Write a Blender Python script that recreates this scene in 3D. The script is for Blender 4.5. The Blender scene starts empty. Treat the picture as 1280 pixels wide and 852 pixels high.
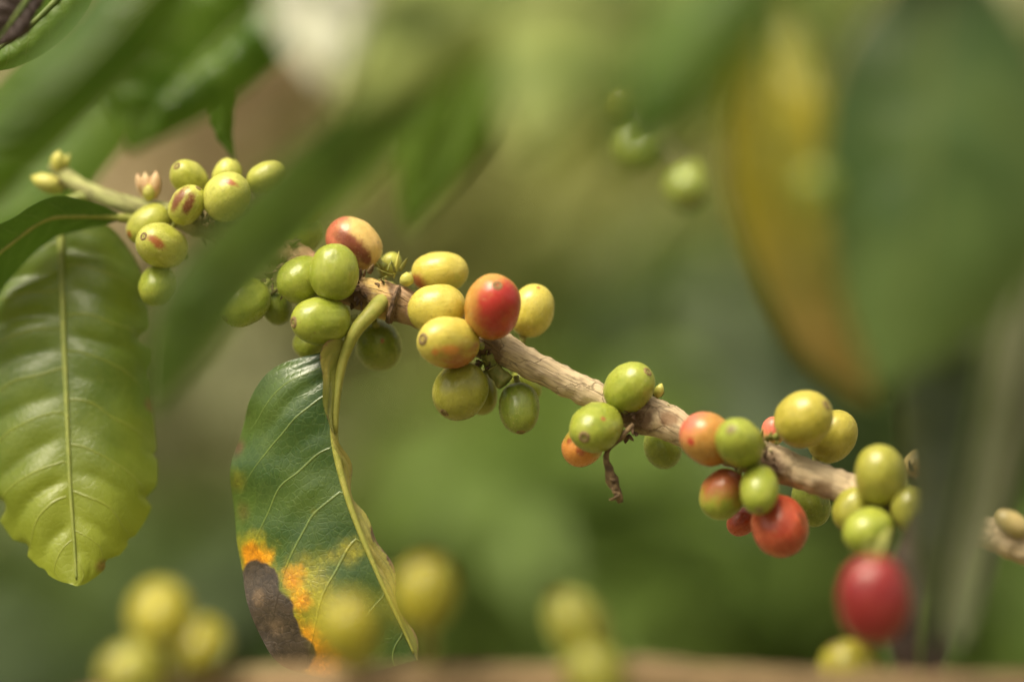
import bpy, bmesh, math, random
from mathutils import Vector, Matrix, noise
R = math.radians
C = bpy.context.scene.collection
sc = bpy.context.scene

# ------------------------------------------------------------------ camera
D = 0.67                 # metres from the lens to the plane in focus
PX = 0.24 / 1280         # metres per photograph pixel in that plane
ZC = 1.30                # height of the lens above the soil
cam_d = bpy.data.cameras.new('camera')
cam = bpy.data.objects.new('camera', cam_d); C.objects.link(cam)
cam.location = (0, -D, ZC); cam.rotation_euler = (R(90), 0, 0)
cam_d.sensor_width = 36.0; cam_d.lens = 36.0 * D / 0.24
cam_d.clip_start = 0.02; cam_d.clip_end = 500
cam_d.dof.use_dof = True; cam_d.dof.focus_distance = D - 0.004
cam_d.dof.aperture_fstop = 2.7; cam_d.dof.aperture_blades = 0
sc.camera = cam

# ------------------------------------------------------------------ light
SUN_EL, SUN_AZ = R(59), R(-138)     # azimuth: 0 = from behind the plants (+Y), -90 = from the left, 180 = from behind the lens
w = bpy.data.worlds.new('World'); sc.world = w; w.use_nodes = True
nt = w.node_tree; bg = nt.nodes['Background']
sky = nt.nodes.new('ShaderNodeTexSky'); sky.sky_type = 'NISHITA'; sky.sun_disc = False
sky.sun_elevation = SUN_EL; sky.sun_rotation = SUN_AZ
sky.air_density = 1.0; sky.dust_density = 5.0; sky.ozone_density = 1.0
hs = nt.nodes.new('ShaderNodeHueSaturation'); hs.inputs['Saturation'].default_value = 0.12
hs.inputs['Value'].default_value = 1.0
nt.links.new(sky.outputs[0], hs.inputs['Color'])
hz = nt.nodes.new('ShaderNodeMix'); hz.data_type = 'RGBA'; hz.blend_type = 'MULTIPLY'; hz.inputs[0].default_value = 1.0
hz.inputs[7].default_value = (1.0, 0.95, 0.80, 1)      # warm, hazy overcast
nt.links.new(hs.outputs[0], hz.inputs[6]); nt.links.new(hz.outputs[2], bg.inputs['Color'])
bg.inputs['Strength'].default_value = 0.05
sd = bpy.data.lights.new('sun', 'SUN'); sd.energy = 1.5; sd.angle = R(36); sd.color = (1.0, 0.90, 0.67)
so = bpy.data.objects.new('sun', sd); C.objects.link(so)
sdir = Vector((math.sin(SUN_AZ) * math.cos(SUN_EL), math.cos(SUN_AZ) * math.cos(SUN_EL), math.sin(SUN_EL)))
so.rotation_euler = sdir.to_track_quat('Z', 'Y').to_euler(); so.location = (0, 0, 6)
vs = sc.view_settings
vs.view_transform = 'Standard'; vs.look = 'None'; vs.gamma = 1.0; vs.use_curve_mapping = False
vs.exposure = 1.98

# ------------------------------------------------------------------ helpers
def P(x, y, n=0.0):
    """photo pixel + millimetres nearer than the focus plane -> point in the place (n < 0: farther)"""
    d = D - n / 1000.0
    k = PX * d / D
    return Vector(((x - 640) * k, -n / 1000.0, ZC + (426 - y) * k))

def obj(name, bm, mat, parent=None, smooth=True):
    me = bpy.data.meshes.new(name); bm.to_mesh(me); bm.free()
    for p in me.polygons: p.use_smooth = smooth
    if mat is not None:
        for m in (mat if isinstance(mat, (list, tuple)) else [mat]): me.materials.append(m)
    o = bpy.data.objects.new(name, me); C.objects.link(o)
    if parent is not None: o.parent = parent
    return o

def empty(name, loc=(0, 0, 0)):
    o = bpy.data.objects.new(name, None); C.objects.link(o); o.location = loc
    o.empty_display_size = 0.005
    return o

def tag(o, label=None, cat=None, group=None, kind=None):
    if label: o['label'] = label
    if cat: o['category'] = cat
    if group: o['group'] = group
    if kind: o['kind'] = kind
    return o

def spline(pts, n):
    """Catmull-Rom through tuples, n samples spaced evenly in parameter"""
    pts = [Vector(p) for p in pts]
    if len(pts) == 2: return [pts[0].lerp(pts[1], i / (n - 1)) for i in range(n)]
    seg = [(pts[i + 1] - pts[i]).length ** 0.5 + 1e-9 for i in range(len(pts) - 1)]
    L = [0]
    for s in [(pts[i + 1] - pts[i]).length for i in range(len(pts) - 1)]: L.append(L[-1] + s)
    out = []
    for k in range(n):
        t = L[-1] * k / (n - 1); i = 0
        while i < len(pts) - 2 and t > L[i + 1]: i += 1
        u = (t - L[i]) / max(1e-12, L[i + 1] - L[i])
        p1, p2 = pts[i], pts[i + 1]
        p0 = pts[i - 1] if i > 0 else p1 * 2 - p2
        p3 = pts[i + 2] if i + 2 < len(pts) else p2 * 2 - p1
        out.append(0.5 * ((2 * p1) + (p2 - p0) * u + (2 * p0 - 5 * p1 + 4 * p2 - p3) * u * u + (3 * p1 - p0 - 3 * p2 + p3) * u ** 3))
    return out

def tube(bm, path, radii, seg=14, bump=0.0, bscale=400.0, cap=True, uv=None):
    rings = []; T0 = None; nrm = None
    for i, p in enumerate(path):
        t = (path[min(i + 1, len(path) - 1)] - path[max(i - 1, 0)]).normalized()
        if nrm is None:
            nrm = t.orthogonal().normalized()
        else:
            nrm = (nrm - t * nrm.dot(t)).normalized()
        b = t.cross(nrm); ring = []
        for k in range(seg):
            a = 2 * math.pi * k / seg
            d = nrm * math.cos(a) + b * math.sin(a)
            r = radii[i]
            if bump: r *= 1 + bump * noise.noise((p + d * r) * bscale) + 0.6 * bump * noise.noise((p * 0.35 + d * r) * bscale * 2.3)
            ring.append(bm.verts.new(p + d * r))
        rings.append(ring)
    for i in range(len(rings) - 1):
        for k in range(seg):
            f = bm.faces.new((rings[i][k], rings[i][(k + 1) % seg], rings[i + 1][(k + 1) % seg], rings[i + 1][k]))
            if uv:
                for lp, (ii, kk) in zip(f.loops, ((i, k), (i, k + 1), (i + 1, k + 1), (i + 1, k))):
                    lp[uv].uv = (kk / seg, ii / (len(rings) - 1))
    if cap:
        for ring, s in ((rings[0], -1), (rings[-1], 1)):
            bm.faces.new(ring if s > 0 else ring[::-1])
    return rings

# ------------------------------------------------------------------ node shorthand
class N:
    def __init__(s, name):
        s.m = bpy.data.materials.new(name); s.m.use_nodes = True
        s.t = s.m.node_tree; s.t.nodes.clear()
        s.out = s.t.nodes.new('ShaderNodeOutputMaterial')
    def n(s, typ, **kw):
        x = s.t.nodes.new(typ)
        for k, v in kw.items(): setattr(x, k, v)
        return x
    def set(s, sock, v):
        if hasattr(v, 'is_output'): s.t.links.new(v, sock)
        else:
            if sock.type == 'RGBA' and len(v) == 3: v = (*v, 1)
            sock.default_value = v
    def math(s, op, a, b=0.0, c=None, clamp=False):
        x = s.n('ShaderNodeMath', operation=op, use_clamp=clamp)
        s.set(x.inputs[0], a); s.set(x.inputs[1], b)
        if c is not None: s.set(x.inputs[2], c)
        return x.outputs[0]
    def vec(s, op, a, b=(0, 0, 0)):
        x = s.n('ShaderNodeVectorMath', operation=op)
        s.set(x.inputs[0], a)
        if op == 'SCALE': s.set(x.inputs['Scale'], b)
        else: s.set(x.inputs[1], b)
        return x.outputs['Value'] if op in ('LENGTH', 'DISTANCE', 'DOT_PRODUCT') else x.outputs[0]
    def mix(s, f, a, b, mode='MIX'):
        x = s.n('ShaderNodeMix', data_type='RGBA', blend_type=mode)
        s.set(x.inputs[0], f); s.set(x.inputs[6], a); s.set(x.inputs[7], b)
        return x.outputs[2]
    def ramp(s, v, lo, hi):       # smoothstep lo..hi -> 0..1
        x = s.n('ShaderNodeMapRange', interpolation_type='SMOOTHSTEP')
        s.set(x.inputs[0], v); x.inputs[1].default_value = lo; x.inputs[2].default_value = hi
        if lo > hi:
            x.inputs[1].default_value = hi; x.inputs[2].default_value = lo
            x.inputs[3].default_value = 1; x.inputs[4].default_value = 0
        return x.outputs[0]
    def noise(s, v, scale, detail=3, rough=0.5, dist=0.0):
        x = s.n('ShaderNodeTexNoise')
        s.set(x.inputs['Vector'], v); x.inputs['Scale'].default_value = scale
        x.inputs['Detail'].default_value = detail; x.inputs['Roughness'].default_value = rough
        x.inputs['Distortion'].default_value = dist
        return x.outputs[0]
    def obj(s): return s.n('ShaderNodeTexCoord').outputs['Object']
    def uv(s): return s.n('ShaderNodeTexCoord').outputs['UV']
    def sep(s, v):
        x = s.n('ShaderNodeSeparateXYZ'); s.set(x.inputs[0], v); return x.outputs
    def comb(s, x, y, z):
        c = s.n('ShaderNodeCombineXYZ'); s.set(c.inputs[0], x); s.set(c.inputs[1], y); s.set(c.inputs[2], z); return c.outputs[0]
    def bump(s, h, strength, dist):
        b = s.n('ShaderNodeBump'); b.inputs['Strength'].default_value = strength; b.inputs['Distance'].default_value = dist
        s.set(b.inputs['Height'], h); return b.outputs[0]
    def pbsdf(s, col, rough, normal=None, spec=0.5, **kw):
        p = s.n('ShaderNodeBsdfPrincipled')
        s.set(p.inputs['Base Color'], col); s.set(p.inputs['Roughness'], rough)
        p.inputs['Specular IOR Level'].default_value = spec
        if normal is not None: s.set(p.inputs['Normal'], normal)
        for k, v in kw.items(): s.set(p.inputs[k], v)
        return p.outputs[0]
    def done(s, shader):
        s.t.links.new(shader, s.out.inputs[0]); return s.m

def srgb(r, g, b):
    f = lambda c: (c / 255 / 12.92) if c <= 10 else ((c / 255 + 0.055) / 1.055) ** 2.4
    return (f(r), f(g), f(b))

# ------------------------------------------------------------------ ground and hillside
def soil_mat():
    m = N('soil'); o = m.obj()
    a = m.noise(o, 2.2, 4, .55); b = m.noise(o, 26, 5, .6)
    c = m.mix(m.ramp(a, .35, .65), (0.15, 0.12, 0.06), (0.08, 0.10, 0.035))
    c = m.mix(m.math('MULTIPLY', m.ramp(b, .45, .7), .5), c, (0.24, 0.18, 0.10))
    return m.done(m.pbsdf(c, .95, m.bump(b, .5, .03), .2))

def build_ground():
    bm = bmesh.new(); nx, ny = 90, 90
    V = []
    for j in range(ny + 1):
        row = []
        for i in range(nx + 1):
            fx = (i / nx - .5) * 2; fy = (j / ny)
            x = 60 * fx * abs(fx) ** 1.2; y = -8 + 98 * fy ** 2.0
            h = 0
            if y > 5: h = (y - 5) ** 1.15 * 0.42
            h += 0.10 * noise.noise(Vector((x * .5, y * .5, 3))) + .04 * noise.noise(Vector((x * 2.1, y * 2.1, 8)))
            row.append(bm.verts.new((x, y, h)))
        V.append(row)
    for j in range(ny):
        for i in range(nx): bm.faces.new((V[j][i], V[j][i + 1], V[j + 1][i + 1], V[j + 1][i]))
    o = obj('ground', bm, soil_mat())
    tag(o, 'bare brown soil and low growth rising into a hillside behind the plants', None, None, 'structure')
build_ground()

# ------------------------------------------------------------------ far shrubs
def crown_mat(name, c1, c2, tr):
    m = N(name)
    r = m.n('ShaderNodeNewGeometry').outputs['Random Per Island']
    c = m.mix(r, c1, c2)
    p = m.pbsdf(c, .5, None, .4)
    t = m.n('ShaderNodeBsdfTranslucent'); m.set(t.inputs[0], m.mix(.5, c, tr))
    x = m.n('ShaderNodeMixShader'); x.inputs[0].default_value = .35
    m.t.links.new(p, x.inputs[1]); m.t.links.new(t.outputs[0], x.inputs[2])
    return m.done(x.outputs[0])

def wood_mat(name, c1, c2):
    m = N(name); o = m.obj()
    s = m.vec('MULTIPLY', o, (60, 60, 8))
    a = m.noise(s, 1.0, 4, .6)
    return m.done(m.pbsdf(m.mix(m.ramp(a, .3, .7), c1, c2), .85, m.bump(a, .4, .004), .2))
M_trunk = wood_mat('grey_brown_bark', (0.13, 0.10, 0.065), (0.24, 0.20, 0.14))

def shrub(name, label, cat, x, y, dist, rad, mat, nleaf=420, size=.11, seed=0, flat=.9, group=None):
    """a rounded shrub whose middle stands where pixel (x, y) looks at the given distance"""
    rnd = random.Random(seed)
    c = P(x, y, -(dist - D) * 1000)
    root = empty(name, (c.x, c.y, 0))
    tag(root, label, cat, group)
    top = c.z
    bm = bmesh.new()
    base = Vector((0, 0, -.05)); trunk = spline([base, Vector((.03, .02, top * .5)), Vector((-.02, 0, top + rad * .3))], 14)
    tube(bm, trunk, [.028 - .018 * i / 13 for i in range(14)], 8)
    limbs = []
    for k in range(9):
        z0 = max(.25, top - rad) + (rad * 1.6) * k / 9; a = k * 2.4
        e = Vector((math.cos(a) * rad * .75, math.sin(a) * rad * .75, z0 + .12 * rad))
        i0 = min(13, int(13 * max(0, z0) / (top + rad * .3)))
        pth = spline([trunk[i0], trunk[i0].lerp(e, .5) + Vector((0, 0, .08 * rad)), e], 8)
        tube(bm, pth, [.011 - .008 * i / 7 for i in range(8)], 6); limbs += pth[2:]
    obj('trunk', bm, M_trunk, root)
    bm = bmesh.new()
    for k in range(nleaf):
        q = rnd.choice(limbs) if rnd.random() < .35 else Vector((0, 0, top))
        while True:
            d = Vector((rnd.uniform(-1, 1), rnd.uniform(-1, 1), rnd.uniform(-1, 1)))
            if d.length < 1: break
        if q.z == top and q.x == 0: q = q + Vector((d.x * rad, d.y * rad, d.z * rad * flat))
        else: q = q + d * rad * .3
        L = size * rnd.uniform(.7, 1.25); W = L * .38
        az = rnd.uniform(0, 6.283); droop = rnd.uniform(-1.2, .35)
        t = Vector((math.cos(az) * math.cos(droop), math.sin(az) * math.cos(droop), math.sin(droop)))
        s = t.cross(Vector((0, 0, 1)))
        s = (s.normalized() if s.length > .05 else Vector((1, 0, 0)))
        u = s.cross(t).normalized(); s = (s + u * rnd.uniform(-.5, .5)).normalized(); u = s.cross(t)
        row = []
        for f, wd, dr in ((0, .05, 0), (.22, .75, .01), (.5, 1, -.02), (.78, .62, -.09), (1, .03, -.2)):
            pm = q + t * L * f + Vector((0, 0, dr * L))
            row.append((bm.verts.new(pm - s * W * .5 * wd + u * .10 * W * wd), bm.verts.new(pm), bm.verts.new(pm + s * W * .5 * wd + u * .10 * W * wd)))
        for i in range(4):
            a, b = row[i], row[i + 1]
            bm.faces.new((a[0], a[1], b[1], b[0])); bm.faces.new((a[1], a[2], b[2], b[1]))
    obj('crown', bm, mat, root)
    return root

CM_dark = crown_mat('dark_foliage', (0.045, 0.075, 0.024), (0.08, 0.115, 0.035), (0.2, .28, .03))
CM_mid = crown_mat('green_foliage', (0.12, 0.19, 0.035), (0.185, 0.26, 0.06), (0.25, .35, .03))
CM_light = crown_mat('light_foliage', (0.25, 0.265, 0.08), (0.34, 0.335, 0.12), (0.35, .4, .06))
CM_dry = crown_mat('dry_foliage', (0.40, 0.32, 0.19), (0.52, 0.41, 0.26), (0.5, .4, .22))
CM_grey = crown_mat('grey_foliage', (0.19, 0.20, 0.10), (0.27, 0.265, 0.14), (0.25, .3, .1))
GS = 'blurred shrubs behind the branch'
SH = [
    # x, y, dist, rad, mat, label
    (640, 210, 3.0, .28, CM_light, 'pale olive shrub behind the middle of the branch'),
    (330, 100, 3.1, .24, CM_dry, 'tan dry shrub glimpsed between the leaves above the striped cherry'),
    (930, 330, 3.0, .12, CM_dry, 'brown dry shrub behind the tip of the yellow leaf'),
    (690, 690, 2.2, .17, CM_mid, 'fresh green shrub below the middle of the branch'),
    (930, 780, 2.7, .22, CM_grey, 'grey green shrub behind the gap under the red cherries'),
    (200, 600, 2.9, .26, CM_grey, 'dull olive shrub between the two hanging leaves'),
    (50, 830, 2.2, .17, CM_dark, 'dark green shrub behind the bottom left corner'),
    (290, 800, 2.1, .13, CM_dark, 'small dark shrub behind the rotted leaf corner'),
    (1220, 760, 2.3, .18, CM_mid, 'bright green shrub behind the bottom right corner'),
    (1080, 440, 2.3, .20, CM_dark, 'dark green shrub behind the large blurred right leaf'),
    (850, 480, 2.6, .17, CM_dark, 'deep green shrub behind the bare length of the branch'),
    (100, 200, 3.6, .34, CM_grey, 'grey green shrub behind the upper left leaves'),
    (860, 60, 3.8, .34, CM_mid, 'green shrub behind the top of the yellow leaf'),
    (1180, 100, 4.2, .40, CM_light, 'pale shrub behind the top right leaves'),
    (560, 560, 3.6, .36, CM_mid, 'mid green shrub behind the small oval cherry'),
    (480, 430, 4.4, .40, CM_light, 'far pale shrub behind the near hanging leaf'),
]
for i, (x, y, dist, rad, m, lab) in enumerate(SH):
    shrub('coffee_shrub', lab, 'shrub', x, y, dist, rad, m, 420, .10, 50 + i, .9, GS)

# ------------------------------------------------------------------ leaf material
def leaf_mat(name, c1, c2, vein, tr, nv=9, slope=.14, rough=.33, trans=.35, spots=(), vein_amt=.6, net=.25, spec=.5, tip=None, seed=0, fine=1.0, half=None, scorch=None):
    """spots: (world point, radius m, softness m, colour, noise amount m)"""
    m = N(name); o = m.obj(); uv = m.uv(); U = m.sep(uv)
    a = m.math('ABSOLUTE', m.math('MULTIPLY_ADD', U[0], 2.0, -1.0))
    side = m.math('MULTIPLY', m.math('GREATER_THAN', U[0], .5), .37)
    wob = m.math('MULTIPLY', m.noise(uv, 5, 1), .012)
    wv = m.math('ADD', m.math('SUBTRACT', U[1], m.math('MULTIPLY', m.math('POWER', a, 1.25), slope)), wob)
    wv = m.math('ADD', m.math('MULTIPLY', wv, float(nv)), side)
    fr = m.math('ABSOLUTE', m.math('SUBTRACT', m.math('FRACT', wv), .5))       # 0.5 on a vein
    line = m.ramp(fr, .5 - .035, .497)
    line = m.math('MULTIPLY', line, m.ramp(a, 1.0, .55))
    big = m.noise(o, 60, 3, .55); c = m.mix(m.ramp(big, .35, .65), c1, c2)
    if tip is not None: c = m.mix(m.ramp(m.math('ADD', U[1], m.math('MULTIPLY', big, .25)), .55, 1.05), c, tip)
    if half is not None: c = m.mix(m.math('GREATER_THAN', U[0], .5), c, m.mix(m.ramp(big, .4, .6), half[0], half[1]))
    vo = m.n('ShaderNodeTexVoronoi', feature='DISTANCE_TO_EDGE')
    m.set(vo.inputs['Vector'], m.vec('ADD', o, m.vec('SCALE', m.comb(big, big, big), .006))); vo.inputs['Scale'].default_value = 330 * fine
    netl = m.ramp(vo.outputs[0], .14, .0)
    c = m.mix(m.math('MULTIPLY', netl, net), c, vein)
    c = m.mix(m.math('MULTIPLY', line, vein_amt), c, vein)
    fine_n = m.noise(o, 900, 3, .6)
    c = m.mix(m.math('MULTIPLY', m.ramp(fine_n, .5, .75), .15), c, vein)
    trc = m.mix(m.math('MULTIPLY', line, .5), m.mix(.5, c, tr), vein)
    keep = None
    for (pt, r, soft, col, amt) in spots:
        d = m.vec('DISTANCE', o, tuple(pt))
        nn = m.math('MULTIPLY', m.math('SUBTRACT', m.noise(o, 170, 4, .6), .5), 2 * amt)
        f = m.ramp(m.math('ADD', d, nn), r + soft, r - soft)
        cc = m.mix(m.ramp(m.noise(o, 420, 4, .65), .35, .7), col, tuple(k * .55 for k in col)); cc = m.mix(m.math('MULTIPLY', m.ramp(fine_n, .52, .68), .5), cc, tuple(k * 1.7 for k in col))
        c = m.mix(f, c, cc); trc = m.mix(f, trc, cc)
    if scorch is not None:
        e = m.ramp(m.math('ADD', m.math('ADD', U[0], m.math('MULTIPLY', m.math('SUBTRACT', m.noise(o, 150, 4, .65), .5), .9)), m.math('MULTIPLY', m.math('SUBTRACT', U[1], .5), .12)), .93, .99)
        c = m.mix(e, c, m.mix(m.ramp(m.noise(o, 500, 3), .4, .65), scorch, tuple(k * 2.2 for k in scorch)))
    h = m.math('ADD', m.math('MULTIPLY', line, -1.0), m.math('ADD', m.math('MULTIPLY', netl, -.14), m.math('MULTIPLY', fine_n, .22)))
    nrm = m.bump(h, .38, .0006)
    rg = m.math('ADD', rough, m.math('MULTIPLY', m.math('SUBTRACT', m.noise(o, 140, 3), .5), .2))
    p = m.pbsdf(c, rg, nrm, spec, **({'Coat Weight': .35, 'Coat Roughness': .22} if rough < .31 else {}))
    t = m.n('ShaderNodeBsdfTranslucent'); m.set(t.inputs[0], trc)
    x = m.n('ShaderNodeMixShader'); x.inputs[0].default_value = trans
    m.t.links.new(p, x.inputs[1]); m.t.links.new(t.outputs[0], x.inputs[2])
    return m.done(x.outputs[0])

def stem_mat(name, c1, c2, rough=.5, scale=500):
    m = N(name); o = m.obj(); a = m.noise(o, scale, 4, .6)
    return m.done(m.pbsdf(m.mix(m.ramp(a, .3, .7), c1, c2), rough, m.bump(a, .3, .0004), .4))
M_rib = stem_mat('yellow_green_rib', (0.22, 0.24, 0.04), (0.30, 0.29, 0.06))
M_ribm = stem_mat('mid_green_rib', (0.15, 0.18, 0.03), (0.21, 0.23, 0.045))
M_ribd = stem_mat('dark_green_rib', (0.09, 0.13, 0.03), (0.13, 0.17, 0.04))

def leaf(label, mid, left, right, mat, nv=9, slope=.14, quilt=.5, bulge=(0, 0), group=None, rib=M_rib, rib_r=(.0011, .0003), petiole=None, pet_r=.0014, pet_end=.95,
         nvx=64, mx=14, wave=.6, seed=0, name='coffee_leaf', cat='leaf', jag=0.0, hole=None):
    """mid / left / right: outline in pixels + mm nearer, base first; petiole: extra points from the twig to the base"""
    Ms = spline([P(*p) for p in mid], nvx); Ls = spline([P(*p) for p in left], nvx); Rs = spline([P(*p) for p in right], nvx)
    bm = bmesh.new(); uvl = bm.loops.layers.uv.new('UVMap'); G = []; UVs = []
    rnd = random.Random(seed); off = Vector((seed * 3.1, seed * 1.7, 0))
    for i in range(nvx):
        v = i / (nvx - 1); row = []; ur = []
        for j in range(-mx, mx + 1):
            t = abs(j) / mx; E = Ls[i] if j < 0 else Rs[i]
            p = Ms[i].lerp(E, t)
            across = (E - Ms[i]); along = Ms[min(i + 1, nvx - 1)] - Ms[max(i - 1, 0)]
            nrm = across.cross(along) * (1 if j < 0 else -1)
            if nrm.length < 1e-12: nrm = Vector((0, -1, 0))
            nrm.normalize()
            if nrm.y > 0: nrm = -nrm
            vw = v + .30 / nv * noise.noise(Vector((v * 7.0, 2.2 if j < 0 else 6.6, seed * 1.3 + .5))) + .10 / nv * noise.noise(Vector((v * 9, t * 3 * (1 if j > 0 else -1), seed)))
            ph = (vw - slope * t ** 1.25) * nv + (.37 if j > 0 else 0)
            env = min(1, t * 5) * min(1, (1 - t) * 2.2) * min(1, v * 8) * min(1, (1 - v) * 6)
            disp = quilt * (.55 + 1.1 * noise.noise(Vector((v * 4.1, (2.5 if j < 0 else 7.7), seed + .4)))) * .001 * (abs(math.sin(math.pi * ph + math.pi / 2)) ** .7 - .5) * env
            disp += .001 * (bulge[0] if j < 0 else bulge[1]) * math.sin(math.pi * min(1, t)) * min(1, v * 4) * min(1, (1 - v) * 4)
            disp += wave * .001 * t * t * noise.noise(Vector((v * 9 + seed * 7, 3.3 if j < 0 else 8.1, seed)))
            disp += .0004 * noise.noise(p * 120 + off)
            if jag and t > .75:
                p = p.lerp(Ms[i], jag * ((t - .75) / .25) * max(0, noise.noise(Vector((v * 22, 5.5 + (j > 0) * 4, seed)))))
            row.append(bm.verts.new(p + nrm * disp)); ur.append((.5 + .5 * j / mx, vw))
        G.append(row); UVs.append(ur)
    for i in range(nvx - 1):
        for j in range(2 * mx):
            f = bm.faces.new((G[i][j], G[i][j + 1], G[i + 1][j + 1], G[i + 1][j]))
            for lp, (a, b) in zip(f.loops, ((i, j), (i, j + 1), (i + 1, j + 1), (i + 1, j))): lp[uvl].uv = UVs[a][b]
    o = obj(name, bm, mat)
    tag(o, label, cat, group)
    if rib is not None:
        bm = bmesh.new()
        tube(bm, [p + Vector((0, -.0001, 0)) for p in Ms[:nvx - 2]], [rib_r[0] + (rib_r[1] - rib_r[0]) * i / (nvx - 3) for i in range(nvx - 2)], 8)
        obj('midrib', bm, rib, o)
    if petiole:
        pp = spline([P(*p) for p in petiole], 22)
        bm = bmesh.new(); tube(bm, pp, [pet_r * (1.25 + (pet_end - 1.25) * min(1, i / 16)) for i in range(22)], 12, .05, 500)
        obj('petiole', bm, rib, o)
    return o

# ------------------------------------------------------------------ the fruiting branch
def bark_mat(name, stops, dark=(0.10, 0.065, 0.04), amt=.6, spots=()):
    """stops: (x metres, colour) along the branch"""
    m = N(name); o = m.obj(); X = m.sep(o)[0]; uv = m.uv()
    c = stops[0][1]
    for (xa, ca), (xb, cb) in zip(stops, stops[1:]): c = m.mix(m.ramp(m.math('ADD', X, m.math('MULTIPLY', m.math('SUBTRACT', m.noise(o, 200, 3), .5), .005)), xa, xb), c, cb)
    us = m.vec('MULTIPLY', uv, (1, 1, 0))
    fib = m.noise(m.vec('MULTIPLY', uv, (26, 34, 0)), 1.0, 5, .65, .4)
    fin = m.noise(m.vec('MULTIPLY', uv, (60, 220, 0)), 1.0, 4, .7)
    blot = m.noise(o, 260, 4, .6)
    c = m.mix(m.math('MULTIPLY', m.ramp(fib, .46, .66), amt), c, dark)
    c = m.mix(m.math('MULTIPLY', m.ramp(blot, .55, .75), .45), c, tuple(min(1, k * 1.0) for k in dark))
    c = m.mix(m.math('MULTIPLY', m.ramp(fin, .45, .7), .3), c, (0.50, 0.42, 0.30))
    crack = m.n('ShaderNodeTexVoronoi', feature='DISTANCE_TO_EDGE'); m.set(crack.inputs['Vector'], m.vec('MULTIPLY', m.vec('ADD', uv, m.vec('SCALE', m.comb(blot, blot, 0.0), .03)), (5, 26, 0))); crack.inputs['Scale'].default_value = 1.0
    ck = m.ramp(crack.outputs[0], .03, .0)
    c = m.mix(m.math('MULTIPLY', ck, .35), c, (0.05, 0.03, 0.018))
    for (pt, r, col) in spots:
        d = m.math('ADD', m.vec('DISTANCE', o, tuple(pt)), m.math('MULTIPLY', m.math('SUBTRACT', m.noise(o, 320, 4, .65), .5), r * 1.6))
        d = m.math('ADD', d, m.math('MULTIPLY', m.math('SUBTRACT', fib, .5), r * .8))
        c = m.mix(m.math('MULTIPLY', m.ramp(d, r * 1.2, r * .5), .9), c, col)
    h = m.math('ADD', m.math('MULTIPLY', fib, .8), m.math('ADD', m.math('MULTIPLY', fin, .4), m.math('MULTIPLY', ck, -1.0)))
    return m.done(m.pbsdf(c, .72, m.bump(h, .6, .0006), .3))

GREENTW = (0.33, 0.34, 0.12); TAN = (0.52, 0.395, 0.245); BRN = (0.34, 0.20, 0.11)
xw = lambda px: (px - 640) * PX
M_bark = bark_mat('branch_bark', [(xw(200), GREENTW), (xw(300), BRN), (xw(446), (0.30, 0.17, 0.09)), (xw(458), (0.50, 0.34, 0.10)), (xw(484), (0.50, 0.31, 0.12)), (xw(492), (0.16, 0.09, 0.05)), (xw(502), (0.40, 0.25, 0.15)), (xw(560), (0.42, 0.28, 0.16)), (xw(620), TAN), (xw(760), (0.50, 0.38, 0.24))], spots=[(P(x, y, n), r, col) for x, y, n, r, col in ((796, 524, 8, .0046, (0.11, .06, .03)), (836, 522, 10, .0022, (.22, .13, .07)), (958, 584, 18, .0052, (0.10, .055, .03)), (612, 444, 4, .0042, (0.13, .075, .04)), (700, 478, 4, .0012, (.25, .15, .08)), (1112, 640, 24, .005, (.12, .07, .04)), (446, 368, 1, .004, (.14, .075, .04)), (1030, 612, 20, .003, (.2, .125, .07)), (344, 330, -4, .004, (.13, .08, .04)), (262, 290, -8, .004, (.14, .10, .05)))])
BR = [(66, 205, -32, 8), (82, 220, -31, 10.5), (110, 238, -28, 11), (160, 256, -22, 11.5), (210, 266, -16, 13), (255, 282, -12, 17), (300, 296, -9, 16), (345, 312, -7, 19),
      (370, 322, -6, 19), (400, 340, -5, 18), (440, 362, -4, 20), (478, 374, -2, 23), (497, 380, -2, 23), (520, 390, -2, 19), (560, 408, -1, 20), (600, 424, 0, 22), (622, 434, 0, 21.5), (650, 448, 1, 18.5), (700, 473, 2, 18), (750, 497, 3, 18.5),
      (785, 513, 4, 22), (812, 520, 5, 25), (835, 528, 6, 22), (870, 546, 8, 19), (930, 566, 12, 22), (965, 578, 14, 23), (1000, 590, 15, 20), (1050, 608, 18, 19), (1100, 627, 20, 23), (1130, 636, 21, 21), (1180, 650, 23, 19), (1240, 668, 25, 20), (1300, 690, 27, 21), (1420, 730, 31, 22)]
branch = empty('coffee_branch', P(478, 374, -2))
tag(branch, 'slender tan coffee branch carrying the ripening cherries across the picture', 'branch')
def child(o, parent):
    o.parent = parent; o.matrix_parent_inverse = Matrix.Translation(-parent.location); return o
bm = bmesh.new(); uvl = bm.loops.layers.uv.new('UVMap')
q = spline([(*P(a, b, c), r * PX) for a, b, c, r in BR], 420) if False else None
def path4(B, n):
    pts = spline([P(a, b, c) for a, b, c, r in B], n)
    L = [0]
    for i in range(1, len(B)): L.append(L[-1] + (P(*B[i][:3]) - P(*B[i - 1][:3])).length)
    rad = []
    for k in range(n):
        t = L[-1] * k / (n - 1); i = 0
        while i < len(B) - 2 and t > L[i + 1]: i += 1
        f = (t - L[i]) / (L[i + 1] - L[i]); f = f * f * (3 - 2 * f)
        rad.append((B[i][3] * (1 - f) + B[i + 1][3] * f) * PX)
    return pts, rad
pts, rad = path4(BR, 420)
tube(bm, pts, rad, 28, .11, 520, True, uvl)
child(obj('stem', bm, M_bark), branch)

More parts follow.
